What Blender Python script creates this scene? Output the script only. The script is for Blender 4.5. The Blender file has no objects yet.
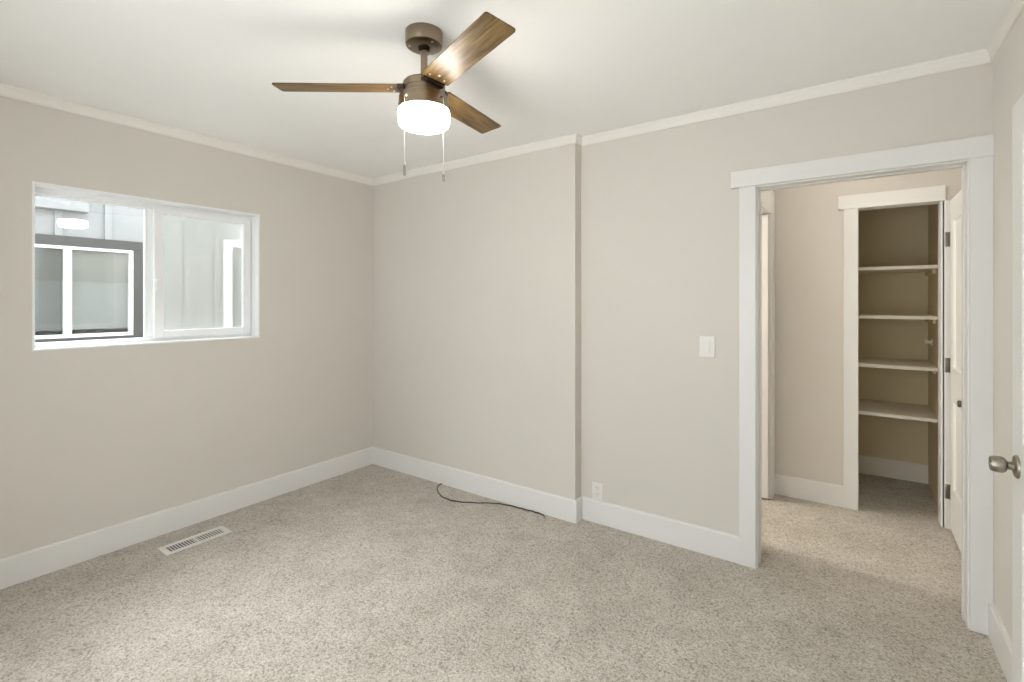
import bpy, bmesh, math, random
from mathutils import Vector, Matrix

random.seed(7)
PI = math.pi
S = bpy.context.scene
COL = S.collection

# ---------------------------------------------------------------- camera
CAM = (3.410, -2.7475, 1.400)
F_PX, HORIZON = 483.85, 302.07
cd = bpy.data.cameras.new('camera')
cam = bpy.data.objects.new('camera', cd)
COL.objects.link(cam)
cam.location = CAM
cam.rotation_euler = (PI / 2, 0, math.radians(35.103))
cd.sensor_width = 36.0
cd.sensor_fit = 'HORIZONTAL'
cd.lens = 36.0 * F_PX / 1024.0
cd.shift_y = -(341.0 - HORIZON) / 1024.0
cd.clip_start = 0.02
S.camera = cam

# ---------------------------------------------------------------- world and exposure
S.view_settings.view_transform = 'Standard'
S.view_settings.look = 'None'
S.view_settings.exposure = 0.0
S.view_settings.gamma = 1.0
S.view_settings.use_curve_mapping = False

SKY = 4.5
GLOW = 9.0
w = bpy.data.worlds.new('overcast_sky')
S.world = w
w.use_nodes = True
bg = w.node_tree.nodes['Background']
bg.inputs['Color'].default_value = (0.93, 0.97, 1.0, 1)
bg.inputs['Strength'].default_value = SKY
# thin cloud, brightest round the veiled sun on the far side of the neighbouring house
_nt = w.node_tree
_tc = _nt.nodes.new('ShaderNodeTexCoord')
_dot = _nt.nodes.new('ShaderNodeVectorMath')
_dot.operation = 'DOT_PRODUCT'
_dot.inputs[1].default_value = Vector((-0.72, 0.05, 0.69)).normalized()
_nt.links.new(_tc.outputs['Generated'], _dot.inputs[0])
_mx = _nt.nodes.new('ShaderNodeMath')
_mx.operation = 'MAXIMUM'
_mx.inputs[1].default_value = 0.0
_nt.links.new(_dot.outputs['Value'], _mx.inputs[0])
_pw = _nt.nodes.new('ShaderNodeMath')
_pw.operation = 'POWER'
_pw.inputs[1].default_value = 6.0
_nt.links.new(_mx.outputs[0], _pw.inputs[0])
_ma = _nt.nodes.new('ShaderNodeMath')
_ma.operation = 'MULTIPLY_ADD'
_ma.inputs[1].default_value = SKY * GLOW
_ma.inputs[2].default_value = SKY
_nt.links.new(_pw.outputs[0], _ma.inputs[0])
_nt.links.new(_ma.outputs[0], bg.inputs['Strength'])


def portal(name, loc, rot, sx, sy):
    ld = bpy.data.lights.new(name, 'AREA')
    ld.shape = 'RECTANGLE'
    ld.size, ld.size_y = sx, sy
    ld.cycles.is_portal = True
    o = bpy.data.objects.new(name, ld)
    o.location, o.rotation_euler = loc, rot
    COL.objects.link(o)


portal('daylight_portal', (-0.16, -1.56, 1.58), (0, -PI / 2, 0), 0.85, 1.14)
portal('daylight_portal', (2.40, -3.28, 1.225), (PI / 2, 0, 0), 2.2, 1.85)


def point_light(name, loc, power, colour, radius):
    ld = bpy.data.lights.new(name, 'POINT')
    ld.energy, ld.color, ld.shadow_soft_size = power, colour, radius
    o = bpy.data.objects.new(name, ld)
    o.location = loc
    COL.objects.link(o)


GLOBE = 54.0
point_light('side_hall_lamp', (1.10, 0.52, 1.75), 70.0, (1.0, 0.97, 0.91), 0.10)
point_light('hall_fill_light', (3.42, 0.74, 2.34), 3.2, (1.0, 0.94, 0.84), 0.08)  # unseen light added to lift the hall wall

S.cycles.max_bounces = 14
S.cycles.diffuse_bounces = 8
S.cycles.glossy_bounces = 4
S.cycles.transparent_max_bounces = 12
S.cycles.sample_clamp_indirect = 8.0
S.cycles.use_denoising = True


# ---------------------------------------------------------------- materials
def new_mat(name):
    m = bpy.data.materials.new(name)
    m.use_nodes = True
    nt = m.node_tree
    return m, nt, nt.nodes['Principled BSDF']


def coords(nt, scale=None):
    tc = nt.nodes.new('ShaderNodeTexCoord')
    if scale is None:
        return tc.outputs['Object']
    mp = nt.nodes.new('ShaderNodeMapping')
    mp.inputs['Scale'].default_value = scale
    nt.links.new(tc.outputs['Object'], mp.inputs['Vector'])
    return mp.outputs['Vector']


def noise(nt, vec, scale, detail=3.0, rough=0.5):
    n = nt.nodes.new('ShaderNodeTexNoise')
    n.inputs['Scale'].default_value = scale
    n.inputs['Detail'].default_value = detail
    n.inputs['Roughness'].default_value = rough
    nt.links.new(vec, n.inputs['Vector'])
    return n.outputs['Fac']


def ramp(nt, fac, stops):
    r = nt.nodes.new('ShaderNodeValToRGB')
    el = r.color_ramp.elements
    while len(el) < len(stops):
        el.new(0.5)
    for e, (p, c) in zip(el, stops):
        e.position, e.color = p, (*c, 1)
    nt.links.new(fac, r.inputs['Fac'])
    return r.outputs['Color']


def bump(nt, height, strength, dist, bsdf):
    b = nt.nodes.new('ShaderNodeBump')
    b.inputs['Strength'].default_value = strength
    b.inputs['Distance'].default_value = dist
    nt.links.new(height, b.inputs['Height'])
    nt.links.new(b.outputs['Normal'], bsdf.inputs['Normal'])


def paint(name, col, rough=0.6, tex=0.0, scale=160.0, spec=0.3):
    m, nt, b = new_mat(name)
    b.inputs['Roughness'].default_value = rough
    b.inputs['Specular IOR Level'].default_value = spec
    v = coords(nt)
    lo = tuple(c * 0.985 for c in col)
    nt.links.new(ramp(nt, noise(nt, v, 1.7, 2), [(0.35, lo), (0.65, col)]), b.inputs['Base Color'])
    if tex:
        bump(nt, noise(nt, v, scale, 2), tex, 0.002, b)
    return m


def metal(name, col, rough, brushed=False):
    m, nt, b = new_mat(name)
    b.inputs['Metallic'].default_value = 1.0
    b.inputs['Roughness'].default_value = rough
    v = coords(nt, (1, 1, 60) if brushed else (30, 30, 30))
    lo = tuple(c * 0.82 for c in col)
    nt.links.new(ramp(nt, noise(nt, v, 3.0, 3), [(0.3, lo), (0.7, col)]), b.inputs['Base Color'])
    return m


def plain(name, col, rough=0.5, spec=0.4):
    m, nt, b = new_mat(name)
    b.inputs['Base Color'].default_value = (*col, 1)
    b.inputs['Roughness'].default_value = rough
    b.inputs['Specular IOR Level'].default_value = spec
    return m


M = {}
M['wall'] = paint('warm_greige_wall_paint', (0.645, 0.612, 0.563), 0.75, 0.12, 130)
M['wall_lit'] = paint('brightened_greige_wall_paint', (0.715, 0.69, 0.645), 0.75, 0.12, 130)  # same wall paint with extra light put into its colour, for the right wall
M['closet'] = paint('closet_wall_paint', (0.68, 0.575, 0.38), 0.75, 0.1, 130)
M["ceiling"] = paint("white_ceiling_paint", (0.92, 0.912, 0.90), 0.85, 0.12, 110)
M['trim'] = paint('white_trim_paint', (0.75, 0.742, 0.725), 0.38, 0.0)
M['crown'] = paint('cream_moulding_paint', (0.80, 0.775, 0.73), 0.5, 0.0)
M['door'] = paint('white_door_paint', (0.78, 0.775, 0.755), 0.36, 0.0)
M['shelf'] = paint('cream_shelf_paint', (0.80, 0.75, 0.64), 0.5, 0.0)
M['vinyl'] = paint('white_vinyl', (0.86, 0.865, 0.87), 0.35, 0.0)
M['plastic'] = plain('white_plastic', (0.74, 0.725, 0.69), 0.35)
M['dark_slot'] = plain('dark_slot', (0.03, 0.03, 0.03), 0.7)
M['nickel'] = metal('aged_nickel', (0.37, 0.335, 0.28), 0.38)
M['dark_nickel'] = metal('dark_aged_nickel', (0.20, 0.175, 0.135), 0.42)
M['bronze'] = metal('brushed_bronze', (0.29, 0.228, 0.165), 0.30, True)
M['dark_bronze'] = metal('dark_bronze', (0.07, 0.05, 0.04), 0.4)
M['chain'] = metal('pale_bead_chain', (0.80, 0.77, 0.70), 0.35)
M['pendant'] = metal('grey_pendant_metal', (0.36, 0.34, 0.31), 0.4)
M['cable'] = plain('black_cable_rubber', (0.03, 0.03, 0.03), 0.35, 0.5)
M['cable_white'] = plain('white_cable_rubber', (0.70, 0.68, 0.64), 0.4)
M['siding'] = paint('pale_grey_siding', (0.225, 0.232, 0.236), 0.6, 0.15, 40)
M['dark_trim'] = paint('charcoal_window_trim', (0.055, 0.055, 0.053), 0.6, 0.1, 60)
M['concrete'] = paint('grey_concrete', (0.66, 0.65, 0.62), 0.85, 0.5, 40)
M['blind'] = paint('taupe_roller_blind', (0.185, 0.182, 0.164), 0.8, 0.05, 200)
M['blind_light'] = paint('pale_woven_screen', (0.235, 0.24, 0.232), 0.8, 0.05, 200)


def carpet():
    m, nt, b = new_mat('beige_cut_pile_carpet')
    b.inputs['Roughness'].default_value = 0.95
    b.inputs['Specular IOR Level'].default_value = 0.05
    b.inputs['Sheen Weight'].default_value = 0.15
    b.inputs['Sheen Roughness'].default_value = 0.5
    v = coords(nt)

    def math_node(op, a, b_=None, c=None):
        n = nt.nodes.new('ShaderNodeMath')
        n.operation = op
        for k, x in enumerate((a, b_, c)):
            if x is None:
                continue
            if isinstance(x, (int, float)):
                n.inputs[k].default_value = x
            else:
                nt.links.new(x, n.inputs[k])
        return n.outputs[0]

    def mult(a, c):
        mx = nt.nodes.new('ShaderNodeMix')
        mx.data_type = 'RGBA'
        mx.blend_type = 'MULTIPLY'
        mx.inputs[0].default_value = 1.0
        nt.links.new(a, mx.inputs[6])
        nt.links.new(c, mx.inputs[7])
        return mx.outputs[2]

    # twisted tufts: irregular cells, each with a shade of its own and a darker gap round it
    wob = nt.nodes.new('ShaderNodeTexNoise')
    wob.inputs['Scale'].default_value = 90
    wob.inputs['Detail'].default_value = 2
    nt.links.new(v, wob.inputs['Vector'])
    sc = nt.nodes.new('ShaderNodeVectorMath')
    sc.operation = 'MULTIPLY_ADD'
    sc.inputs[1].default_value = (0.012, 0.012, 0.012)
    nt.links.new(wob.outputs['Color'], sc.inputs[0])
    nt.links.new(v, sc.inputs[2])
    tuft = nt.nodes.new('ShaderNodeTexVoronoi')
    tuft.inputs['Scale'].default_value = 125
    nt.links.new(sc.outputs[0], tuft.inputs['Vector'])
    sep = nt.nodes.new('ShaderNodeSeparateColor')
    nt.links.new(tuft.outputs['Color'], sep.inputs[0])
    shade = ramp(nt, sep.outputs[0], [(0.0, (0.37, 0.33, 0.28)), (0.13, (0.555, 0.515, 0.455)), (0.6, (0.605, 0.570, 0.513)), (1.0, (0.66, 0.628, 0.575))])
    gap = ramp(nt, tuft.outputs['Distance'], [(0.35, (1, 1, 1)), (0.85, (0.64, 0.61, 0.57))])
    fibre = ramp(nt, noise(nt, v, 240, 2, 0.6), [(0.3, (0.88, 0.875, 0.87)), (0.7, (1.10, 1.10, 1.10))])
    clump = ramp(nt, noise(nt, v, 26, 4, 0.7), [(0.34, (0.95, 0.945, 0.94)), (0.60, (1.03, 1.03, 1.03))])
    broad = ramp(nt, noise(nt, v, 3.4, 3, 0.6), [(0.36, (0.92, 0.912, 0.90)), (0.62, (1.05, 1.05, 1.05))])
    brush = ramp(nt, noise(nt, v, 9.0, 3, 0.6), [(0.36, (0.93, 0.925, 0.915)), (0.60, (1.03, 1.03, 1.03))])
    nt.links.new(mult(mult(mult(mult(mult(shade, gap), fibre), clump), broad), brush), b.inputs['Base Color'])
    h = math_node('MULTIPLY_ADD', tuft.outputs['Distance'], -0.7, sep.outputs[0])
    h = math_node('MULTIPLY_ADD', noise(nt, v, 26, 4, 0.7), 2.0, h)
    bump(nt, h, 0.7, 0.006, b)
    return m


M['carpet'] = carpet()


def wood():
    m, nt, b = new_mat('walnut_blade_veneer')
    b.inputs['Roughness'].default_value = 0.40
    b.inputs['Specular IOR Level'].default_value = 0.32
    v = coords(nt, (3.0, 42.0, 42.0))
    grain = noise(nt, v, 2.2, 6, 0.62)
    v2 = coords(nt, (2.0, 9.0, 9.0))
    broad = noise(nt, v2, 1.6, 3, 0.5)
    c1 = ramp(nt, grain, [(0.28, (0.035, 0.020, 0.008)), (0.48, (0.15, 0.088, 0.028)), (0.74, (0.30, 0.19, 0.065))])
    c2 = ramp(nt, broad, [(0.35, (0.50, 0.46, 0.42)), (0.65, (1.1, 1.1, 1.1))])
    mx = nt.nodes.new('ShaderNodeMix')
    mx.data_type = 'RGBA'
    mx.blend_type = 'MULTIPLY'
    mx.inputs[0].default_value = 1.0
    nt.links.new(c1, mx.inputs[6])
    nt.links.new(c2, mx.inputs[7])
    nt.links.new(mx.outputs[2], b.inputs['Base Color'])
    return m


M['wood'] = wood()


def glass(name, tint=(1, 1, 1), reflect=1.0):
    m = bpy.data.materials.new(name)
    m.use_nodes = True
    nt = m.node_tree
    nt.nodes.clear()
    out = nt.nodes.new('ShaderNodeOutputMaterial')
    mix = nt.nodes.new('ShaderNodeMixShader')
    tr = nt.nodes.new('ShaderNodeBsdfTransparent')
    tr.inputs['Color'].default_value = (*tint, 1)
    gl = nt.nodes.new('ShaderNodeBsdfGlossy')
    gl.inputs['Roughness'].default_value = 0.01
    fr = nt.nodes.new('ShaderNodeFresnel')
    # the same reflectance on the way in and out of the thin pane
    geo = nt.nodes.new('ShaderNodeNewGeometry')
    ior = nt.nodes.new('ShaderNodeMapRange')
    ior.inputs['To Min'].default_value = 1.45
    ior.inputs['To Max'].default_value = 1.0 / 1.45
    nt.links.new(geo.outputs['Backfacing'], ior.inputs['Value'])
    nt.links.new(ior.outputs['Result'], fr.inputs['IOR'])
    mu = nt.nodes.new('ShaderNodeMath')
    mu.operation = 'MULTIPLY'
    mu.inputs[1].default_value = reflect
    nt.links.new(fr.outputs[0], mu.inputs[0])
    nt.links.new(mu.outputs[0], mix.inputs[0])
    nt.links.new(tr.outputs[0], mix.inputs[1])
    nt.links.new(gl.outputs[0], mix.inputs[2])
    nt.links.new(mix.outputs[0], out.inputs['Surface'])
    return m


M['glass'] = glass('window_glass', (0.97, 0.98, 0.98))
M['glass_grey'] = glass('grey_window_glass', (0.95, 0.96, 0.96))
M['glass_dim'] = glass('dim_window_glass', (0.80, 0.81, 0.81))


def screen_mat():
    m = bpy.data.materials.new('fine_insect_mesh')
    m.use_nodes = True
    nt = m.node_tree
    nt.nodes.clear()
    out = nt.nodes.new('ShaderNodeOutputMaterial')
    mix = nt.nodes.new('ShaderNodeMixShader')
    mix.inputs[0].default_value = 0.40
    tr = nt.nodes.new('ShaderNodeBsdfTransparent')
    df = nt.nodes.new('ShaderNodeBsdfDiffuse')
    df.inputs['Color'].default_value = (0.60, 0.60, 0.56, 1)
    nt.links.new(tr.outputs[0], mix.inputs[1])
    nt.links.new(df.outputs[0], mix.inputs[2])
    nt.links.new(mix.outputs[0], out.inputs['Surface'])
    return m


M['screen'] = screen_mat()


def globe_mat():
    m, nt, b = new_mat('lit_opal_glass')
    b.inputs['Base Color'].default_value = (0.9, 0.88, 0.84, 1)
    b.inputs['Roughness'].default_value = 0.25
    b.inputs['Emission Color'].default_value = (1.0, 0.945, 0.87, 1)
    b.inputs['Emission Strength'].default_value = GLOBE
    return m


M['globe'] = globe_mat()


# ---------------------------------------------------------------- mesh helpers
def box(bm, lo, hi, bev=0.0):
    x0, y0, z0 = (min(a, b) for a, b in zip(lo, hi))
    x1, y1, z1 = (max(a, b) for a, b in zip(lo, hi))
    r = bmesh.ops.create_cube(bm, size=1.0)
    vs = r['verts']
    for v in vs:
        v.co = Vector((x0 + (v.co.x + 0.5) * (x1 - x0), y0 + (v.co.y + 0.5) * (y1 - y0), z0 + (v.co.z + 0.5) * (z1 - z0)))
    if bev:
        es = list({e for v in vs for e in v.link_edges})
        bmesh.ops.bevel(bm, geom=es, offset=bev, segments=2, affect='EDGES', profile=0.5)


def lathe(bm, prof, seg=48, mat=Matrix()):
    """revolve (radius, z) pairs about local Z"""
    rings = []
    for r, z in prof:
        if r < 1e-6:
            rings.append([bm.verts.new(mat @ Vector((0, 0, z)))])
        else:
            rings.append([bm.verts.new(mat @ Vector((r * math.cos(2 * PI * i / seg), r * math.sin(2 * PI * i / seg), z))) for i in range(seg)])
    for a, b in zip(rings, rings[1:]):
        for i in range(seg):
            j = (i + 1) % seg
            if len(a) == 1 and len(b) == 1:
                continue
            if len(a) == 1:
                bm.faces.new((a[0], b[j], b[i]))
            elif len(b) == 1:
                bm.faces.new((a[i], a[j], b[0]))
            else:
                bm.faces.new((a[i], a[j], b[j], b[i]))
    bmesh.ops.recalc_face_normals(bm, faces=bm.faces[:])


def tube(bm, pts, r, seg=8):
    pts = [Vector(p) for p in pts]
    rings = []
    for i, p in enumerate(pts):
        d = (pts[min(i + 1, len(pts) - 1)] - pts[max(i - 1, 0)]).normalized()
        up = Vector((0, 0, 1)) if abs(d.z) < 0.9 else Vector((1, 0, 0))
        a = d.cross(up).normalized()
        b = d.cross(a).normalized()
        rings.append([bm.verts.new(p + r * (math.cos(2 * PI * k / seg) * a + math.sin(2 * PI * k / seg) * b)) for k in range(seg)])
    for A, B in zip(rings, rings[1:]):
        for k in range(seg):
            bm.faces.new((A[k], A[(k + 1) % seg], B[(k + 1) % seg], B[k]))
    bm.faces.new(rings[0])
    bm.faces.new(rings[-1])
    bmesh.ops.recalc_face_normals(bm, faces=bm.faces[:])


def extrude_profile(bm, prof, a, b, out, ma=0, mb=0, up=(0, 0, 1)):
    """sweep a closed (out, up) profile from a to b; ma / mb mitre an end (+1 round an outer corner, -1 into an inner one)"""
    a, b, out, up = Vector(a), Vector(b), Vector(out), Vector(up)
    d = (b - a).normalized()
    A = [bm.verts.new(a + out * p + up * q - d * (p * ma)) for p, q in prof]
    B = [bm.verts.new(b + out * p + up * q + d * (p * mb)) for p, q in prof]
    n = len(prof)
    for i in range(n):
        bm.faces.new((A[i], A[(i + 1) % n], B[(i + 1) % n], B[i]))
    bm.faces.new(A)
    bm.faces.new(B)
    bmesh.ops.recalc_face_normals(bm, faces=bm.faces[:])


def obj(name, bm, m, parent=None, smooth=False, loc=None):
    me = bpy.data.meshes.new(name)
    bm.to_mesh(me)
    bm.free()
    me.materials.append(m)
    if smooth:
        for p in me.polygons:
            p.use_smooth = True
        me.set_sharp_from_angle(angle=math.radians(38))
    o = bpy.data.objects.new(name, me)
    COL.objects.link(o)
    if loc is not None:
        o.location = loc
    if parent is not None:
        o.parent = parent
    return o


def boxes(name, lst, m, parent=None, bev=0.0):
    bm = bmesh.new()
    for lo, hi in lst:
        box(bm, lo, hi, bev)
    return obj(name, bm, m, parent)


def tag(o, label=None, cat=None, kind=None, group=None):
    if label:
        o['label'] = label
    if cat:
        o['category'] = cat
    if kind:
        o['kind'] = kind
    if group:
        o['group'] = group
    return o


def thing(name, label, cat, loc=(0, 0, 0), rz=0.0, kind=None, group=None):
    o = bpy.data.objects.new(name, None)
    COL.objects.link(o)
    o.location, o.rotation_euler = loc, (0, 0, rz)
    o.empty_display_size = 0.1
    return tag(o, label, cat, kind, group)


def struct(o, label, cat):
    return tag(o, label, cat, 'structure')


# ---------------------------------------------------------------- dimensions
CEIL = 2.465
W = 3.8935            # right wall face
JOG_X, REC = 1.970, 0.082
WT = 0.108            # partition thickness
YB = REC + WT         # hall side of the doorway wall
FRONT = -3.10         # wall behind the camera
OX0, OX1, OZ = 3.003, 3.815, 2.005     # doorway
HX0, HX1 = 2.93, 3.96  # hall
HY = 1.262             # hall far wall face
CY = 2.155             # closet back wall
WY0, WY1, WZ0, WZ1 = -2.138, -0.984, 1.150, 2.015  # window opening

# ---------------------------------------------------------------- setting: shell
bm = bmesh.new()
box(bm, (-0.16, FRONT - 0.16, -0.12), (5.2, 2.35, 0.0))
struct(obj('floor', bm, M['carpet']), 'speckled beige cut-pile carpet covering the whole floor', 'floor')
bm = bmesh.new()
box(bm, (-0.16, FRONT - 0.16, CEIL), (5.2, 2.35, CEIL + 0.14))
struct(obj('ceiling', bm, M['ceiling']), 'plain white painted ceiling above the room', 'ceiling')

X_OUT = -0.15
struct(boxes('wall_left', [
    ((X_OUT, FRONT - 0.15, 0), (0, WY0, CEIL)), ((X_OUT, WY1, 0), (0, 2.3, CEIL)),
    ((X_OUT, WY0, 0), (0, WY1, WZ0)), ((X_OUT, WY0, WZ1), (0, WY1, CEIL))], M['wall']),
    'greige painted wall holding the sliding window', 'wall')
struct(boxes('wall_back', [
    ((0, 0, 0), (JOG_X, YB, CEIL)),
    ((JOG_X, REC, 0), (OX0 - 0.02, YB, CEIL)), ((OX1 + 0.02, REC, 0), (W, YB, CEIL)),
    ((OX0 - 0.02, REC, OZ + 0.02), (OX1 + 0.02, YB, CEIL))], M['wall']),
    'greige painted wall with a shallow step and the doorway', 'wall')
# right wall with the opening that the open entry door belongs to
RD0, RD1 = -2.27, -1.49
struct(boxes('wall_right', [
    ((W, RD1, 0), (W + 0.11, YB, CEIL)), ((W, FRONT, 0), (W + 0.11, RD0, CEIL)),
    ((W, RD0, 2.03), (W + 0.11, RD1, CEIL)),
    ((5.0, -2.6, 0), (5.1, -1.2, CEIL)), ((W + 0.11, -2.7, 0), (5.0, -2.6, CEIL)), ((W + 0.11, -1.2, 0), (5.0, -1.1, CEIL))], M['wall_lit']),
    'greige right wall, colour lightened as if better lit, behind the open entry door', 'wall')
FW0, FW1, FZ0, FZ1 = 1.30, 3.50, 0.30, 2.15
struct(boxes('wall_front', [
    ((0, FRONT - 0.15, 0), (FW0, FRONT, CEIL)), ((FW1, FRONT - 0.15, 0), (W + 0.11, FRONT, CEIL)),
    ((FW0, FRONT - 0.15, 0), (FW1, FRONT, FZ0)), ((FW0, FRONT - 0.15, FZ1), (FW1, FRONT, CEIL))], M['wall']),
    'greige painted wall behind the camera with a wide window added for fill light', 'wall')

# hall and closet shell
CX0, CX1, CZ = 3.445, 3.862, 2.030   # closet opening
CIX0 = 3.05                          # closet inside left
CIX1 = 3.890
struct(boxes('wall_hall_far', [
    ((0.6, HY, 0), (CX0 - 0.012, HY + 0.10, CEIL)), ((CX1 + 0.018, HY, 0), (HX1 + 0.1, HY + 0.10, CEIL)),
    ((CX0 - 0.012, HY, CZ + 0.012), (CX1 + 0.018, HY + 0.10, CEIL))], M['wall']),
    'greige hall wall seen through the doorway', 'wall')
struct(boxes('wall_hall_right', [((HX1, YB, 0), (HX1 + 0.1, HY, CEIL))], M['wall']),
    'greige wall at the right end of the hall', 'wall')
HD0, HD1, HDZ = 0.37, 1.135, 2.03
struct(boxes('wall_hall_left', [
    ((HX0 - 0.1, YB, 0), (HX0, HD0, CEIL)), ((HX0 - 0.1, HD1, 0), (HX0, HY, CEIL)),
    ((HX0 - 0.1, HD0, HDZ), (HX0, HD1, CEIL)), ((0.5, YB, 0), (0.6, HY, CEIL))], M['wall']),
    'greige wall at the left end of the hall with an open doorway', 'wall')
struct(boxes('wall_closet', [
    ((CIX0 - 0.08, CY, 0), (CIX1 + 0.08, CY + 0.1, CEIL)),
    ((CIX0 - 0.08, HY + 0.10, 0), (CIX0, CY, CEIL)), ((CIX1, HY + 0.10, 0), (CIX1 + 0.08, CY, CEIL))], M['closet']),
    'tan painted walls inside the shelved closet', 'wall')

# ---------------------------------------------------------------- baseboards
BH, BT = 0.143, 0.016
PROF = [(0, 0), (BT, 0), (BT, BH - 0.008), (BT - 0.004, BH), (0, BH)]


def base(name, runs, label, m='trim'):
    bm = bmesh.new()
    for a, b, out, ma, mb in runs:
        extrude_profile(bm, PROF, a, b, out, ma, mb)
    return struct(obj(name, bm, M[m]), label, 'baseboard')


base('baseboard_left', [((0, FRONT, 0), (0, 0, 0), (1, 0, 0), -1, -1)], 'tall white baseboard along the window wall')
base('baseboard_back', [
    ((0, 0, 0), (JOG_X, 0, 0), (0, -1, 0), -1, 1),
    ((JOG_X, 0, 0), (JOG_X, REC, 0), (1, 0, 0), 1, -1),
    ((JOG_X, REC, 0), (2.916, REC, 0), (0, -1, 0), -1, 0)],
    'tall white baseboard along the stepped back wall')
base('baseboard_right', [((W, RD1 + 0.09, 0), (W, REC, 0), (-1, 0, 0), 0, 0), ((W, FRONT, 0), (W, RD0 - 0.09, 0), (-1, 0, 0), -1, 0)], 'white baseboard on the right wall beside the doorway')
base('baseboard_front', [((0, FRONT, 0), (W, FRONT, 0), (0, 1, 0), -1, -1)], 'white baseboard on the wall behind the camera')
base('baseboard_hall', [((HX0 + 0.018, HY, 0), (3.362, HY, 0), (0, -1, 0), 0, 0)], 'white baseboard on the hall wall left of the closet')
base('baseboard_closet', [((CIX0, CY, 0), (CIX1, CY, 0), (0, -1, 0), 0, 0)], 'cream baseboard at the back of the closet', 'shelf')

# ---------------------------------------------------------------- crown moulding
CP = [(0, 0), (0, -0.055), (0.007, -0.055), (0.010, -0.047), (0.012, -0.030), (0.017, -0.015), (0.022, -0.008), (0.022, 0)]


def crown(name, runs, label):
    bm = bmesh.new()
    for a, b, out, ma, mb in runs:
        extrude_profile(bm, CP, a, b, out, ma, mb)
    return struct(obj(name, bm, M['crown']), label, 'moulding')


crown('trim_1', [((0, FRONT, CEIL), (0, 0, CEIL), (1, 0, 0), -1, -1)], 'slim painted crown moulding above the window wall')
crown('trim_2', [
    ((0, 0, CEIL), (JOG_X, 0, CEIL), (0, -1, 0), -1, 1),
    ((JOG_X, 0, CEIL), (JOG_X, REC, CEIL), (1, 0, 0), 1, -1),
    ((JOG_X, REC, CEIL), (W, REC, CEIL), (0, -1, 0), -1, -1)],
    'slim painted crown moulding along the stepped back wall')
crown('trim_3', [((W, FRONT, CEIL), (W, REC, CEIL), (-1, 0, 0), -1, -1)], 'slim painted crown moulding above the right wall')

# ---------------------------------------------------------------- doorway trim
struct(boxes('trim_4', [
    ((2.916, REC - 0.020, 0), (OX0 - 0.006, REC, 2.012)),
    ((OX1 + 0.006, REC - 0.020, 0), (W, REC, 2.012)),
    ((2.876, REC - 0.026, 2.012), (W, REC, 2.100))], M['trim'], bev=0.002),
    'wide white casing around the doorway with an overhanging head board', 'casing')
struct(boxes('trim_5', [
    ((OX0 - 0.02, REC - 0.004, 0), (OX0, YB + 0.012, OZ)), ((OX1, REC - 0.004, 0), (OX1 + 0.02, YB + 0.012, OZ)),
    ((OX0 - 0.02, REC - 0.004, OZ), (OX1 + 0.02, YB + 0.012, OZ + 0.02)),
    ((OX0, 0.135, 0), (OX0 + 0.006, 0.170, OZ - 0.006)), ((OX1 - 0.006, 0.135, 0), (OX1, 0.170, OZ - 0.006)),
    ((OX0, 0.135, OZ - 0.006), (OX1, 0.170, OZ))], M['trim'], bev=0.0012),
    'white jamb lining the doorway with a slim stop', 'jamb')
# closet casing (hall side)
struct(boxes('trim_6', [
    ((3.362, HY - 0.018, 0), (CX0 - 0.002, HY, CZ)),
    ((3.332, HY - 0.022, CZ), (3.884, HY, 2.125)),
    ((CX1 + 0.016, HY - 0.018, 0), (3.908, HY, CZ))], M['trim'], bev=0.002),
    'white casing around the shelved closet with a wider head board', 'casing')
struct(boxes('trim_7', [
    ((CX0 - 0.012, HY - 0.004, 0), (CX0, HY + 0.104, CZ)), ((CX1, HY - 0.010, 0), (CX1 + 0.009, HY + 0.104, CZ)),
    ((CX0 - 0.012, HY - 0.004, CZ), (CX1 + 0.016, HY + 0.104, CZ + 0.012))], M['trim'], bev=0.001),
    'white jamb lining the shelved closet opening', 'jamb')
# doorway at the left end of the hall
struct(boxes('trim_8', [
    ((HX0, HD1 - 0.012, 0), (HX0 + 0.018, HY - 0.002, 2.20)), ((HX0, YB, 0), (HX0 + 0.018, HD0, 2.20)),
    ((HX0, HD0, HDZ), (HX0 + 0.018, HD1 - 0.012, 2.20)),
    ((HX0 - 0.1, HD1 - 0.014, 0), (HX0, HD1, HDZ)), ((HX0 - 0.1, HD0, 0), (HX0, HD0 + 0.014, HDZ))], M['trim'], bev=0.002),
    'white casing of the side doorway at the left of the hall', 'casing')
# casing of the entry opening in the right wall
struct(boxes('trim_9', [
    ((W - 0.018, RD1, 0), (W, RD1 + 0.09, 2.03)), ((W - 0.018, RD0 - 0.09, 0), (W, RD0, 2.03)),
    ((W - 0.022, RD0 - 0.12, 2.03), (W, RD1 + 0.12, 2.12)),
    ((W - 0.004, RD1 - 0.016, 0), (W + 0.114, RD1, 2.03)), ((W - 0.004, RD0, 0), (W + 0.114, RD0 + 0.016, 2.03)),
    ((W - 0.004, RD0 + 0.016, 2.014), (W + 0.114, RD1 - 0.016, 2.03))], M['trim'], bev=0.002),
    'white casing around the entry opening of the right wall', 'casing')


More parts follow.
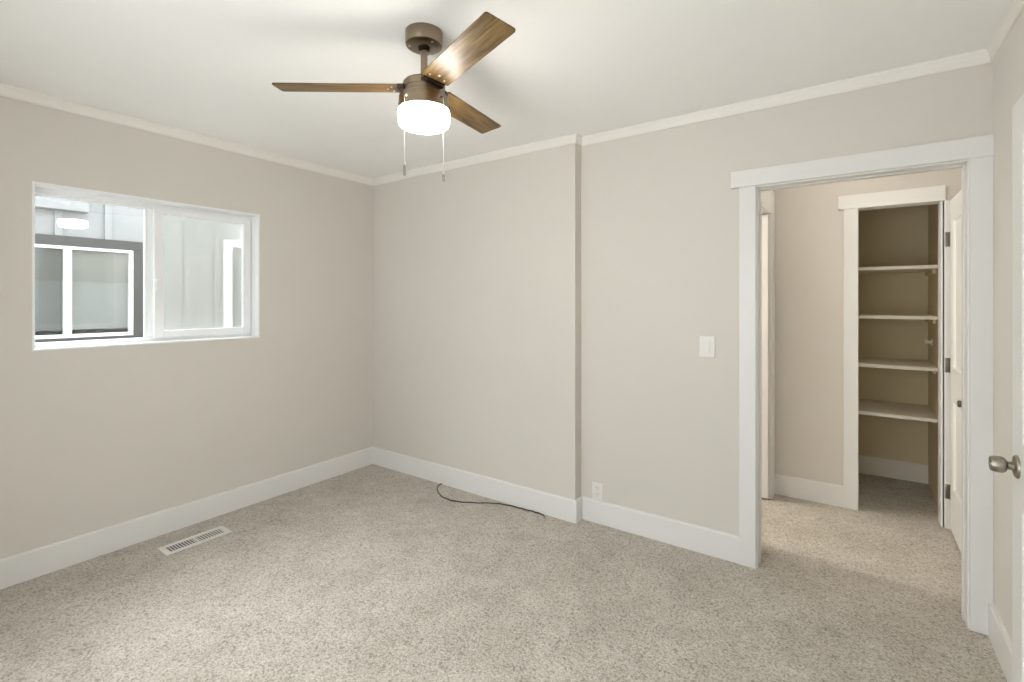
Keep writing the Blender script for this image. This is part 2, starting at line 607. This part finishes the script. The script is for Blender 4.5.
# ---------------------------------------------------------------- panelled door leaves
def door_leaf_bm(wd, h, t, splits, stile=0.105, top=0.11):
    """two-panel leaf: x 0..wd (hinge at 0), y 0..t, z 0..h; splits = (z0, z1) of each panel"""
    bm = bmesh.new()
    box(bm, (0, 0, 0), (stile, t, h), 0.0015)
    box(bm, (wd - stile, 0, 0), (wd, t, h), 0.0015)
    zs = [0.0]
    for a, b in splits:
        zs += [a, b]
    zs.append(h)
    for a, b in zip(zs[0::2], zs[1::2]):
        box(bm, (stile, 0, a), (wd - stile, t, b))
    for a, b in splits:
        x0, x1 = stile, wd - stile
        box(bm, (x0, t * 0.42, a), (x1, t * 0.58, b))
        for s in (0, 1):
            # sloped moulding and raised field on each face
            y_edge, y_in, y_field = (0.0, t * 0.30, t * 0.16) if s == 0 else (t, t * 0.70, t * 0.84)
            def ring(i, y):
                return [bm.verts.new((x, y, z)) for x, z in ((x0 + i, a + i), (x1 - i, a + i), (x1 - i, b - i), (x0 + i, b - i))]
            rs = [ring(0.0, y_edge), ring(0.014, y_in), ring(0.030, y_in), ring(0.055, y_field)]
            for A, B in zip(rs, rs[1:]):
                for k in range(4):
                    bm.faces.new((A[k], A[(k + 1) % 4], B[(k + 1) % 4], B[k]))
            bm.faces.new(rs[-1])
    bmesh.ops.recalc_face_normals(bm, faces=bm.faces[:])
    return bm


def knob(parent, loc, rot, m):
    """round door knob; local +Z points out of the door face"""
    bm = bmesh.new()
    lathe(bm, [(0.0, 0), (0.033, 0), (0.033, 0.003), (0.030, 0.007), (0.018, 0.010), (0.0, 0.010)], 40)
    ros = obj('rosette', bm, m, parent, True)
    ros.location, ros.rotation_euler = loc, rot
    bm = bmesh.new()
    lathe(bm, [(0.0, 0.008), (0.0125, 0.008), (0.0110, 0.019), (0.0120, 0.022), (0.0195, 0.026), (0.0228, 0.031), (0.0235, 0.038),
               (0.0225, 0.050), (0.0200, 0.0575), (0.0185, 0.0580), (0.0165, 0.0560), (0.0, 0.0555)], 40)
    k = obj('doorknob', bm, m, ros, True)
    bm = bmesh.new()
    lathe(bm, [(0.0, 0.0545), (0.0045, 0.0545), (0.0040, 0.0578), (0.0, 0.0580)], 16)
    obj('lock_button', bm, m, k, True)
    return ros


def hinge(parent, loc, name='hinge', rz=0.0):
    bm = bmesh.new()
    box(bm, (-0.012, -0.0025, -0.045), (0.012, 0.0, 0.045), 0.001)
    for z in (-0.033, 0.0, 0.033):
        lathe(bm, [(0.0, 0.0012), (0.0038, 0.0008), (0.0042, 0)], 10, Matrix.Translation((0.001, -0.0025, z)) @ Matrix.Rotation(PI / 2, 4, 'X'))
    lathe(bm, [(0, -0.046), (0.005, -0.046), (0.005, 0.046), (0, 0.046)], 12, Matrix.Translation((0.0135, -0.004, 0)))
    h = obj(name, bm, M['dark_nickel'], parent, True)
    h.location = loc
    h.rotation_euler = (0, 0, rz)
    return h


# entry door: open, standing just off the right wall
EX, ET = 3.800, 0.035
e = obj('door_1', door_leaf_bm(0.765, 1.970, ET, [(0.22, 0.80), (0.99, 1.86)]), M['door'])
e.location = (EX + ET, -1.477, 0.010)
e.rotation_euler = (0, 0, PI / 2)          # leaf runs +Y from its hinge, faces at x = EX and EX + ET
struct(e, 'white panelled entry door standing open along the right wall, with an aged nickel knob', 'door')
kz = 0.926 - 0.010
knob(e, (0.765 - 0.060, ET, kz), (-PI / 2, 0, 0), M['nickel'])
knob(e, (0.765 - 0.060, 0.0, kz), (PI / 2, 0, 0), M['nickel'])
for z in (0.20, 1.0, 1.78):
    hinge(e, (-0.004, ET * 0.5, z), rz=-PI / 2)

# closet door: open at a right angle, standing at the right of the hall
d2 = obj('door_2', door_leaf_bm(0.60, 2.010, 0.034, [(0.26, 0.795), (0.99, 1.88)], stile=0.10), M['door'])
d2.location = (3.903, 1.225, 0.012)
d2.rotation_euler = (0, 0, -PI / 2)        # leaf runs -Y from its hinge
struct(d2, 'narrow white two-panel closet door standing open at the right of the hall', 'door')
bm = bmesh.new()
lathe(bm, [(0, 0), (0.030, 0), (0.028, 0.006), (0.009, 0.009), (0.008, 0.015), (0.017, 0.019), (0.019, 0.026), (0.015, 0.033), (0, 0.034)], 24)
pk = obj('doorknob', bm, M['dark_nickel'], d2, True)
pk.location, pk.rotation_euler = (0.490, 0.0, 0.845), (PI / 2, 0, 0)

# side door at the left end of the hall, swung open into the side room
d3 = obj('door_3', door_leaf_bm(0.74, 2.005, 0.034, [(0.24, 0.80), (0.99, 1.90)]), M['door'])
d3.location = (2.925, HD1 - 0.018, 0.012)
d3.rotation_euler = (0, 0, PI)
struct(d3, 'white panelled side door swung open at the left of the hall', 'door')

# ---------------------------------------------------------------- window 1 (left wall)
win = thing('window_1', 'white vinyl two-pane sliding window in the left wall', 'window', (0, 0, 0), kind='structure')
LT = 0.010
boxes('window_liner', [
    ((-0.100, WY0, WZ1 - LT), (0.002, WY1, WZ1)), ((-0.100, WY0, WZ0), (0.004, WY1, WZ0 + LT)),
    ((-0.100, WY0, WZ0 + LT), (0.002, WY0 + LT, WZ1 - LT)), ((-0.100, WY1 - LT, WZ0 + LT), (0.002, WY1, WZ1 - LT))], M['vinyl'], win, 0.001)
FX0, FX1 = -0.150, -0.098     # outer frame depth
fy0, fy1, fz0, fz1 = WY0, WY1, WZ0, WZ1
boxes('window_frame', [
    ((FX0, fy0, fz1 - 0.040), (FX1, fy1, fz1)), ((FX0, fy0, fz0), (FX1, fy1, fz0 + 0.028)),
    ((FX0, fy0, fz0 + 0.028), (FX1, fy0 + 0.014, fz1 - 0.040)), ((FX0, fy1 - 0.026, fz0 + 0.028), (FX1, fy1, fz1 - 0.040))], M['vinyl'], win, 0.002)


def sash(x0, x1, y0, y1, z0, z1, sl, sr, st, sb, gx, turn=0.0, lean=0.0):
    s = boxes('window_sash', [
        ((x0, y0, z0), (x1, y0 + sl, z1)), ((x0, y1 - sr, z0), (x1, y1, z1)),
        ((x0, y0 + sl, z0), (x1, y1 - sr, z0 + sb)), ((x0, y0 + sl, z1 - st), (x1, y1 - sr, z1))], M['vinyl'], win, 0.002)
    cy, cz = (y0 + sl + y1 - sr) / 2, (z0 + sb + z1 - st) / 2
    hy, hz = (y1 - sr - y0 - sl) / 2 + 0.004, (z1 - st - z0 - sb) / 2 + 0.004
    g = boxes('pane', [((-0.002, -hy, -hz), (0.002, hy, hz))], M['glass'], s)
    g.location = (gx, cy, cz)
    g.rotation_euler = (0, -lean, turn)
    return s


MY = -1.605
sash(-0.140, -0.118, fy0 + 0.012, MY + 0.030, fz0 + 0.026, fz1 - 0.038, 0.008, 0.046, 0.012, 0.008, -0.129, 0.0185, 0.0055)
s2 = sash(-0.114, -0.084, MY + 0.022, fy1 - 0.024, fz0 + 0.030, fz1 - 0.030, 0.050, 0.044, 0.040, 0.044, -0.100)
bm = bmesh.new()
box(bm, (-0.0855, MY + 0.028, 1.47), (-0.076, MY + 0.052, 1.545), 0.003)
box(bm, (-0.079, MY + 0.018, 1.495), (-0.066, MY + 0.040, 1.520), 0.003)
obj('window_latch', bm, M['vinyl'], s2)
boxes('insect_screen', [((-0.1475, MY + 0.03, fz0 + 0.034), (-0.1465, fy1 - 0.026, fz1 - 0.040))], M['screen'], win)

# unseen window added behind the camera to bring in fill daylight
win2 = thing('added_fill_window', 'wide unseen window added behind the camera for fill daylight', 'window', (0, 0, 0), kind='structure')
boxes('window_frame', [
    ((FW0, FRONT - 0.15, FZ0), (FW1, FRONT - 0.09, FZ0 + 0.04)), ((FW0, FRONT - 0.15, FZ1 - 0.04), (FW1, FRONT - 0.09, FZ1)),
    ((FW0, FRONT - 0.15, FZ0 + 0.04), (FW0 + 0.04, FRONT - 0.09, FZ1 - 0.04)), ((FW1 - 0.04, FRONT - 0.15, FZ0 + 0.04), (FW1, FRONT - 0.09, FZ1 - 0.04)),
    ((2.37, FRONT - 0.15, FZ0 + 0.04), (2.43, FRONT - 0.09, FZ1 - 0.04))], M['vinyl'], win2, 0.002)
boxes('pane', [((FW0 + 0.04, FRONT - 0.122, FZ0 + 0.04), (2.37, FRONT - 0.118, FZ1 - 0.04)),
               ((2.43, FRONT - 0.122, FZ0 + 0.04), (FW1 - 0.04, FRONT - 0.118, FZ1 - 0.04))], M['glass'], win2)

# ---------------------------------------------------------------- outside: side yard and neighbouring house
bm = bmesh.new()
box(bm, (-9, -9, -0.62), (9, 6, -0.50))
struct(obj('ground', bm, M['concrete']), 'grey side yard between the two houses', 'ground')
NX = -1.50
house = thing('neighbouring_house', 'pale grey board-and-batten house seen through the window', 'house', (NX, -1.0, -0.5))


def hb(name, lst, m, parent=house, bev=0.0):
    off = Vector((NX, -1.0, -0.5))
    lst = [(tuple(Vector(a) - off), tuple(Vector(b) - off)) for a, b in lst]
    return boxes(name, lst, m, parent, bev)


NW = (-2.147, -1.203, 1.096, 1.902)   # dark trim outer
RW = (-0.560, 0.36, 1.00, 1.995)
def holes_wall():
    x0, x1 = NX - 0.16, NX
    a, b = NW[0] + 0.055, NW[1] - 0.055
    c, d = RW[0] + 0.055, RW[1] - 0.055
    za, zb = NW[2] + 0.02, NW[3] - 0.065
    zc, zd = RW[2] + 0.05, RW[3] - 0.055
    return [((x0, -6, -0.5), (x1, a, 2.40)), ((x0, b, -0.5), (x1, c, 2.40)), ((x0, d, -0.5), (x1, 4, 2.40)),
            ((x0, a, -0.5), (x1, b, za)), ((x0, a, zb), (x1, b, 2.40)), ((x0, c, -0.5), (x1, d, zc)), ((x0, c, zd), (x1, d, 2.40)),
            ((x0 - 3.0, -6, -0.5), (x0 - 2.9, 4, 2.40)), ((x0 - 2.9, -6, -0.5), (x0, -5.9, 2.40)), ((x0 - 2.9, 3.9, -0.5), (x0, 4, 2.40))]


hb('siding', holes_wall(), M['siding'])
hb('roof', [((NX - 3.4, -6.3, 2.40), (NX + 0.03, 4.3, 2.46))], M['siding'])
for y in (-4.44, -4.14, -3.84, -3.54, -3.24, -2.94, -2.64, -2.34, -1.728, -1.430, -1.13, -0.862, -0.615, 0.42, 0.72, 1.02, 1.32, 1.62):
    inside = NW[0] - 0.03 < y < NW[1] + 0.03
    if inside:
        hb('batten', [((NX, y - 0.024, NW[3]), (NX + 0.018, y + 0.024, 2.40))], M['siding'], bev=0.002)
    else:
        hb('batten', [((NX, y - 0.024, -0.5), (NX + 0.018, y + 0.024, 2.40))], M['siding'], bev=0.002)

y0, y1, z0, z1 = NW
nw = hb('window_trim', [
    ((NX, y0, z1 - 0.074), (NX + 0.03, y1, z1)), ((NX, y0, z0), (NX + 0.03, y1, z0 + 0.030)),
    ((NX, y0, z0 + 0.030), (NX + 0.03, y0 + 0.062, z1 - 0.074)), ((NX, y1 - 0.062, z0 + 0.030), (NX + 0.03, y1, z1 - 0.074))], M['dark_trim'], bev=0.002)
nw['label'] = 'charcoal trim around the neighbouring window'
iy0, iy1, iz0, iz1 = y0 + 0.062, y1 - 0.062, z0 + 0.030, z1 - 0.074
off_parent = nw
fr = hb('window_frame', [
    ((NX - 0.04, iy0, iz1 - 0.022), (NX + 0.020, iy1, iz1)), ((NX - 0.04, iy0, iz0), (NX + 0.020, iy1, iz0 + 0.026)),
    ((NX - 0.04, iy0, iz0 + 0.026), (NX + 0.020, iy0 + 0.022, iz1 - 0.022)), ((NX - 0.04, iy1 - 0.022, iz0 + 0.026), (NX + 0.020, iy1, iz1 - 0.022)),
    ((NX - 0.04, -1.697, iz0 + 0.026), (NX + 0.026, -1.655, iz1 - 0.022))], M['vinyl'], nw, 0.002)
# side faces of the opened panel: pane, blind
hb('pane', [((NX - 0.022, iy0 + 0.022, iz0 + 0.026), (NX - 0.018, -1.697, iz1 - 0.022))], M['glass_dim'], nw)
hb('pane', [((NX - 0.012, -1.655, iz0 + 0.026), (NX - 0.008, iy1 - 0.022, iz1 - 0.022))], M['glass_grey'], nw)
hb('blind', [((NX - 0.034, iy0 + 0.005, 1.560), (NX - 0.030, iy1 - 0.005, iz1 - 0.004))], M['blind'], nw)
hb('woven_shade', [((NX - 0.042, iy0 + 0.003, iz0 + 0.06), (NX - 0.038, iy1 - 0.003, iz1))], M['blind_light'], nw)

y0, y1, z0, z1 = RW
rw = hb('window_trim', [
    ((NX, y0, z1 - 0.062), (NX + 0.03, y1, z1)), ((NX, y0, z0), (NX + 0.03, y1, z0 + 0.062)),
    ((NX, y0, z0 + 0.062), (NX + 0.03, y0 + 0.075, z1 - 0.062)), ((NX, y1 - 0.075, z0 + 0.062), (NX + 0.03, y1, z1 - 0.062))], M['vinyl'], bev=0.002)
rw['label'] = 'white trim around the dark second window'
hb('pane', [((NX - 0.022, y0 + 0.055, z0 + 0.05), (NX - 0.018, y1 - 0.055, z1 - 0.05))], M['glass_grey'], rw)
hb('utility_box', [((NX, -2.30, 2.092), (NX + 0.085, -1.565, 2.215))], M['siding'], bev=0.004)

# ---------------------------------------------------------------- closet shelves
SH = ['lowest cream closet shelf, just above the open floor space', 'second cream closet shelf from the bottom',
      'third cream closet shelf from the bottom, in the middle of the opening', 'topmost cream closet shelf, nearest the closet header']
for z, lab in zip((0.605, 0.952, 1.304, 1.654), SH):
    bm = bmesh.new()
    box(bm, (CIX0, 1.600, z - 0.024), (CIX1, CY, z), 0.0015)
    s = tag(obj('closet_shelf', bm, M['shelf']), lab, 'shelf', group='closet shelves')
    boxes('cleat', [((CIX1 - 0.018, 1.72, z - 0.055), (CIX1, CY, z - 0.0245))], M['closet'], s, 0.001)
    boxes('cleat', [((CIX0, 1.72, z - 0.055), (CIX0 + 0.018, CY, z - 0.0245))], M['closet'], s, 0.001)
# small bracket on the closet side wall
br = thing('shelf_bracket', 'small cream wall bracket on the closet side wall between two shelves', 'bracket', (CIX1, 1.93, 1.105))
boxes('bracket_plate', [((-0.006, -0.03, -0.02), (0.0, 0.03, 0.02))], M['shelf'], br, 0.001)
bm = bmesh.new()
lathe(bm, [(0, 0.005), (0.013, 0.005), (0.013, 0.028), (0.017, 0.030), (0.017, 0.040), (0, 0.041)], 20, Matrix.Rotation(-PI / 2, 4, 'Y'))
obj('bracket_peg', bm, M['shelf'], br, True)
# hinges on the closet casing
for z in (1.787, 1.010, 0.230):
    h = hinge(d2, (0, 0, 0))
    h.matrix_parent_inverse = Matrix()
    h.location = (0.001, 0.0, z - 0.012)
    wloc = Vector((3.8930, 1.2440, z))
    mw = Matrix.Translation(d2.location) @ Matrix.Rotation(-PI / 2, 4, 'Z')
    h.location = mw.inverted() @ wloc
    h.rotation_euler = (0, 0, PI / 2)

# ---------------------------------------------------------------- light switch and outlet
sw = thing('light_switch', 'white rocker light switch on the wall left of the doorway', 'light switch', (2.750, REC, 1.152))
bm = bmesh.new()
box(bm, (-0.041, -0.0065, -0.058), (0.041, 0.0, 0.058), 0.0025)
obj('switch_plate', bm, M['plastic'], sw)
bm = bmesh.new()
vs = [(-0.0165, -0.0065, -0.033), (0.0165, -0.0065, -0.033), (0.0165, -0.0125, -0.033), (-0.0165, -0.0125, -0.033)]
box(bm, (-0.0185, -0.0078, -0.0355), (0.0185, -0.0060, 0.0355), 0.0005)
obj('switch_bezel', bm, M['plastic'], sw)
bm = bmesh.new()
box(bm, (-0.016, -0.0115, -0.0325), (0.016, -0.0070, 0.0325), 0.001)
for v in bm.verts:
    if v.co.y < -0.009:
        v.co.y += 0.0035 * max(0.0, v.co.z) / 0.0325 - 0.002 * max(0.0, -v.co.z) / 0.0325
obj('switch_rocker', bm, M['plastic'], sw)
bm = bmesh.new()
lathe(bm, [(0, 0.0012), (0.003, 0.0008), (0.0032, 0)], 12, Matrix.Translation((0, -0.0063, 0)) @ Matrix.Rotation(PI / 2, 4, 'X'))
sc1 = obj('plate_screw', bm, M['plastic'], sw, True, (0, 0, -0.049))
sc2 = sc1.copy()
COL.objects.link(sc2)
sc2.location = (0, 0, 0.049)

ou = thing('wall_outlet', 'white duplex wall outlet just above the baseboard beside the wall step', 'outlet', (2.087, REC, 0.200))
bm = bmesh.new()
box(bm, (-0.037, -0.0065, -0.056), (0.037, 0.0, 0.056), 0.0025)
obj('outlet_plate', bm, M['plastic'], ou)
for zc in (-0.021, 0.021):
    bm = bmesh.new()
    lathe(bm, [(0, 0.0030), (0.0155, 0.0028), (0.017, 0.0015), (0.017, 0)], 28, Matrix.Translation((0, -0.0060, zc)) @ Matrix.Rotation(PI / 2, 4, 'X'))
    r = obj('receptacle', bm, M['plastic'], ou, True)
    boxes('slot', [((-0.0075, -0.0094, zc + 0.000), (-0.0055, -0.0086, zc + 0.009)), ((0.0055, -0.0094, zc + 0.001), (0.0075, -0.0086, zc + 0.008)),
                   ((-0.002, -0.0094, zc - 0.010), (0.002, -0.0086, zc - 0.006))], M['dark_slot'], r)

# ---------------------------------------------------------------- floor register
vt = thing('floor_vent', 'white louvred floor register in the carpet under the window', 'floor vent', (0.258, -1.490, 0.0))
lx, ly = 0.064, 0.172
boxes('vent_frame', [
    ((-lx, -ly, 0.0), (-lx + 0.024, ly, 0.007)), ((lx - 0.024, -ly, 0.0), (lx, ly, 0.007)),
    ((-lx + 0.024, -ly, 0.0), (lx - 0.024, -ly + 0.026, 0.007)), ((-lx + 0.024, ly - 0.026, 0.0), (lx - 0.024, ly, 0.007)),
    ((-lx + 0.024, -0.006, 0.001), (lx - 0.024, 0.006, 0.0065))], M['plastic'], vt, 0.0015)
boxes('vent_duct', [((-lx + 0.02, -ly + 0.02, 0.0003), (lx - 0.02, ly - 0.02, 0.0012))], M['dark_slot'], vt)
bm = bmesh.new()
n = 21
for i in range(n):
    y = -ly + 0.030 + i * (2 * ly - 0.060) / (n - 1)
    if abs(y) > 0.007:
        m4 = Matrix.Translation((0, y, 0.0038)) @ Matrix.Rotation(math.radians(62), 4, 'X')
        r = bmesh.ops.create_cube(bm, size=1.0)
        for v in r['verts']:
            v.co = m4 @ Vector((v.co.x * (2 * lx - 0.048), v.co.y * 0.0062, v.co.z * 0.0012))
obj('vent_louver', bm, M['plastic'], vt)

# ---------------------------------------------------------------- cable on the carpet
CPX = [(0.834, -0.020), (0.835, -0.055), (0.858, -0.090), (0.905, -0.140), (0.990, -0.190), (1.065, -0.207), (1.135, -0.203), (1.215, -0.170),
       (1.294, -0.128), (1.370, -0.080), (1.445, -0.052), (1.520, -0.040), (1.593, -0.036), (1.660, -0.030), (1.705, -0.030), (1.745, -0.036), (1.775, -0.055)]


def smooth_path(pts, n=6):
    out = []
    for i in range(len(pts) - 1):
        p0, p1, p2, p3 = pts[max(i - 1, 0)], pts[i], pts[i + 1], pts[min(i + 2, len(pts) - 1)]
        for k in range(n):
            t = k / n
            out.append(tuple(0.5 * (2 * b + (c - a) * t + (2 * a - 5 * b + 4 * c - d) * t * t + (3 * b - a - 3 * c + d) * t ** 3)
                             for a, b, c, d in zip(p0, p1, p2, p3)))
    out.append(pts[-1])
    return out


path = [(x, y, 0.0055 + 0.0012 * math.sin(9 * i * 0.1)) for i, (x, y) in enumerate(smooth_path(CPX))]
cb = thing('coax_cable', 'thin black cable lying on the carpet along the back wall baseboard', 'cable', (0.834, -0.02, 0.0))
off = Vector((0.834, -0.02, 0))
bm = bmesh.new()
tube(bm, [Vector(p) - off for p in path], 0.0042, 8)
obj('cable_sheath', bm, M['cable'], cb, True)
bm = bmesh.new()
a, b = Vector(path[-1]) - off, (Vector(path[-1]) - Vector(path[-2])).normalized()
tube(bm, [a, a + b * 0.016], 0.0055, 10)
obj('cable_plug', bm, M['nickel'], cb, True)

# ---------------------------------------------------------------- ceiling fan
FXY = (2.0247, -1.3814)
fan = thing('ceiling_fan', 'three-blade ceiling fan with walnut blades, bronze body and lit white drum light', 'ceiling fan', (FXY[0], FXY[1], CEIL))
Z = lambda z: z - CEIL
bm = bmesh.new()
lathe(bm, [(0, Z(CEIL)), (0.073, Z(CEIL)), (0.073, Z(2.420)), (0.071, Z(2.413)), (0.065, Z(2.409)), (0.024, Z(2.406)), (0, Z(2.406))], 56)
can = obj('canopy', bm, M['bronze'], fan, True)
for k in range(3):
    a = math.radians(228 + 120 * k)
    bm = bmesh.new()
    lathe(bm, [(0, -0.0045), (0.0040, -0.003), (0.0045, 0)], 10)
    obj('canopy_screw', bm, M['chain'], can, True, (0.056 * math.cos(a), 0.056 * math.sin(a), Z(2.4085)))
bm = bmesh.new()
lathe(bm, [(0, Z(2.408)), (0.024, Z(2.408)), (0.022, Z(2.397)), (0.014, Z(2.392)), (0, Z(2.392))], 32)
obj('canopy_collar', bm, M['dark_bronze'], can, True)
bm = bmesh.new()
lathe(bm, [(0, Z(2.405)), (0.0135, Z(2.405)), (0.0135, Z(2.275)), (0, Z(2.275))], 28)
obj('downrod', bm, M['bronze'], fan, True)
bm = bmesh.new()
lathe(bm, [(0, Z(2.297)), (0.019, Z(2.297)), (0.022, Z(2.282)), (0.022, Z(2.266)), (0, Z(2.266))], 32)
obj('rod_collar', bm, M['dark_bronze'], fan, True)
bm = bmesh.new()
lathe(bm, [(0, Z(2.270)), (0.058, Z(2.270)), (0.076, Z(2.267)), (0.082, Z(2.260)), (0.082, Z(2.238)), (0.0795, Z(2.236)), (0.0795, Z(2.231)), (0.082, Z(2.229)),
           (0.082, Z(2.212)), (0.092, Z(2.210)), (0.0965, Z(2.207)), (0.0985, Z(2.200)), (0.0985, Z(2.157)), (0.095, Z(2.154)), (0, Z(2.154))], 64)
mh = obj('motor_housing', bm, M['bronze'], fan, True)
toward = math.atan2(CAM[1] - FXY[1], CAM[0] - FXY[0])


def radial(a, r, z):
    """matrix whose +Z points outward at angle a"""
    return Matrix.Translation((r * math.cos(a), r * math.sin(a), z)) @ Matrix.Rotation(a, 4, 'Z') @ Matrix.Rotation(PI / 2, 4, 'Y')


for da, dark in ((42, True), (-42, False), (100, True), (-100, True)):
    bm = bmesh.new()
    lathe(bm, [(0, 0.004), (0.0045, 0.0035), (0.006, 0.0)], 14, radial(toward + math.radians(da), 0.098, Z(2.184)))
    obj('housing_screw', bm, M['dark_bronze'] if dark else M['chain'], mh, True)
# drum light
bm = bmesh.new()
lathe(bm, [(0.094, Z(2.157)), (0.0995, Z(2.155)), (0.1005, Z(2.148)), (0.1005, Z(2.112)), (0.0975, Z(2.101)), (0.090, Z(2.094)), (0.076, Z(2.0905)), (0.040, Z(2.089)), (0, Z(2.0885))], 64)
obj('lamp_shade', bm, M['globe'], fan, True)
# blades
RT, BW, PITCH, T0, R0 = 0.564, 0.1125, math.radians(-10), 219.24, 0.097
for k in range(3):
    bm = bmesh.new()
    c = 0.010
    outline = [(R0, -BW / 2 + 0.004), (R0 + 0.004, -BW / 2), (RT - c, -BW / 2)]
    outline += [(RT - c + c * math.sin(q), -BW / 2 + c - c * math.cos(q)) for q in (PI / 6, PI / 3, PI / 2)]
    outline += [(RT - c + c * math.cos(q), BW / 2 - c + c * math.sin(q)) for q in (0, PI / 6, PI / 3, PI / 2)]
    outline += [(R0 + 0.004, BW / 2), (R0, BW / 2 - 0.004)]
    lo = [bm.verts.new((x, y, -0.0028)) for x, y in outline]
    hi = [bm.verts.new((x, y, 0.0028)) for x, y in outline]
    bm.faces.new(lo[::-1])
    bm.faces.new(hi)
    for i in range(len(lo)):
        j = (i + 1) % len(lo)
        bm.faces.new((lo[i], lo[j], hi[j], hi[i]))
    bmesh.ops.recalc_face_normals(bm, faces=bm.faces[:])
    bl = obj('fan_blade', bm, M['wood'], fan)
    t = math.radians(T0 + 120 * k)
    rad = Vector((math.cos(t), math.sin(t), 0.031 * math.sin(t) + 0.004 * math.cos(t))).normalized()
    tan = Vector((-math.sin(t) * math.cos(PITCH), math.cos(t) * math.cos(PITCH), math.sin(PITCH)))
    tan = (tan - rad * tan.dot(rad)).normalized()
    up = rad.cross(tan)
    bl.matrix_local = Matrix.Translation((0, 0, Z(2.245))) @ Matrix((rad, tan, up)).transposed().to_4x4()
    for x, y in ((0.122, -0.030), (0.122, 0.030), (0.140, 0.0)):
        bm = bmesh.new()
        lathe(bm, [(0, -0.0030), (0.0034, -0.0022), (0.0045, 0)], 12)
        obj('blade_screw', bm, M['chain'], bl, True, (x, y, -0.0026))
    bm = bmesh.new()
    box(bm, (0.072, -0.036, 0.0030), (0.165, 0.036, 0.0075), 0.0015)
    box(bm, (0.072, -0.045, -0.012), (0.100, 0.045, 0.0075), 0.002)
    obj('blade_bracket', bm, M['dark_bronze'], bl)
# pull chains
for da, zb, ze in ((-43, 1.924, 1.877), (43, 1.896, 1.861)):
    a = toward + math.radians(da)
    r = 0.1065
    x, y = r * math.cos(a), r * math.sin(a)
    bm = bmesh.new()
    tube(bm, [(x * 0.92, y * 0.92, Z(2.184)), (x * 0.985, y * 0.985, Z(2.182)), (x, y, Z(2.174)), (x, y, Z(2.10)), (x, y, Z(zb))], 0.0011, 6)
    z = 2.170
    while z > zb:
        bmesh.ops.create_icosphere(bm, subdivisions=1, radius=0.0017, matrix=Matrix.Translation((x, y, Z(z))))
        z -= 0.0045
    pc = obj('pull_chain', bm, M['chain'], fan, True)
    bm = bmesh.new()
    lathe(bm, [(0, Z(zb + 0.006)), (0.0036, Z(zb + 0.004)), (0.0042, Z(zb)), (0.0032, Z(zb - 0.005)), (0, Z(zb - 0.006))], 16, Matrix.Translation((x, y, 0)))
    obj('chain_connector', bm, M['chain'], pc, True)
    bm = bmesh.new()
    lathe(bm, [(0, Z(zb - 0.005)), (0.0030, Z(zb - 0.006)), (0.0048, Z(zb - 0.012)), (0.0048, Z(ze + 0.003)), (0.0038, Z(ze)), (0, Z(ze))], 18, Matrix.Translation((x, y, 0)))
    obj('pendant', bm, M['pendant'], pc, True)
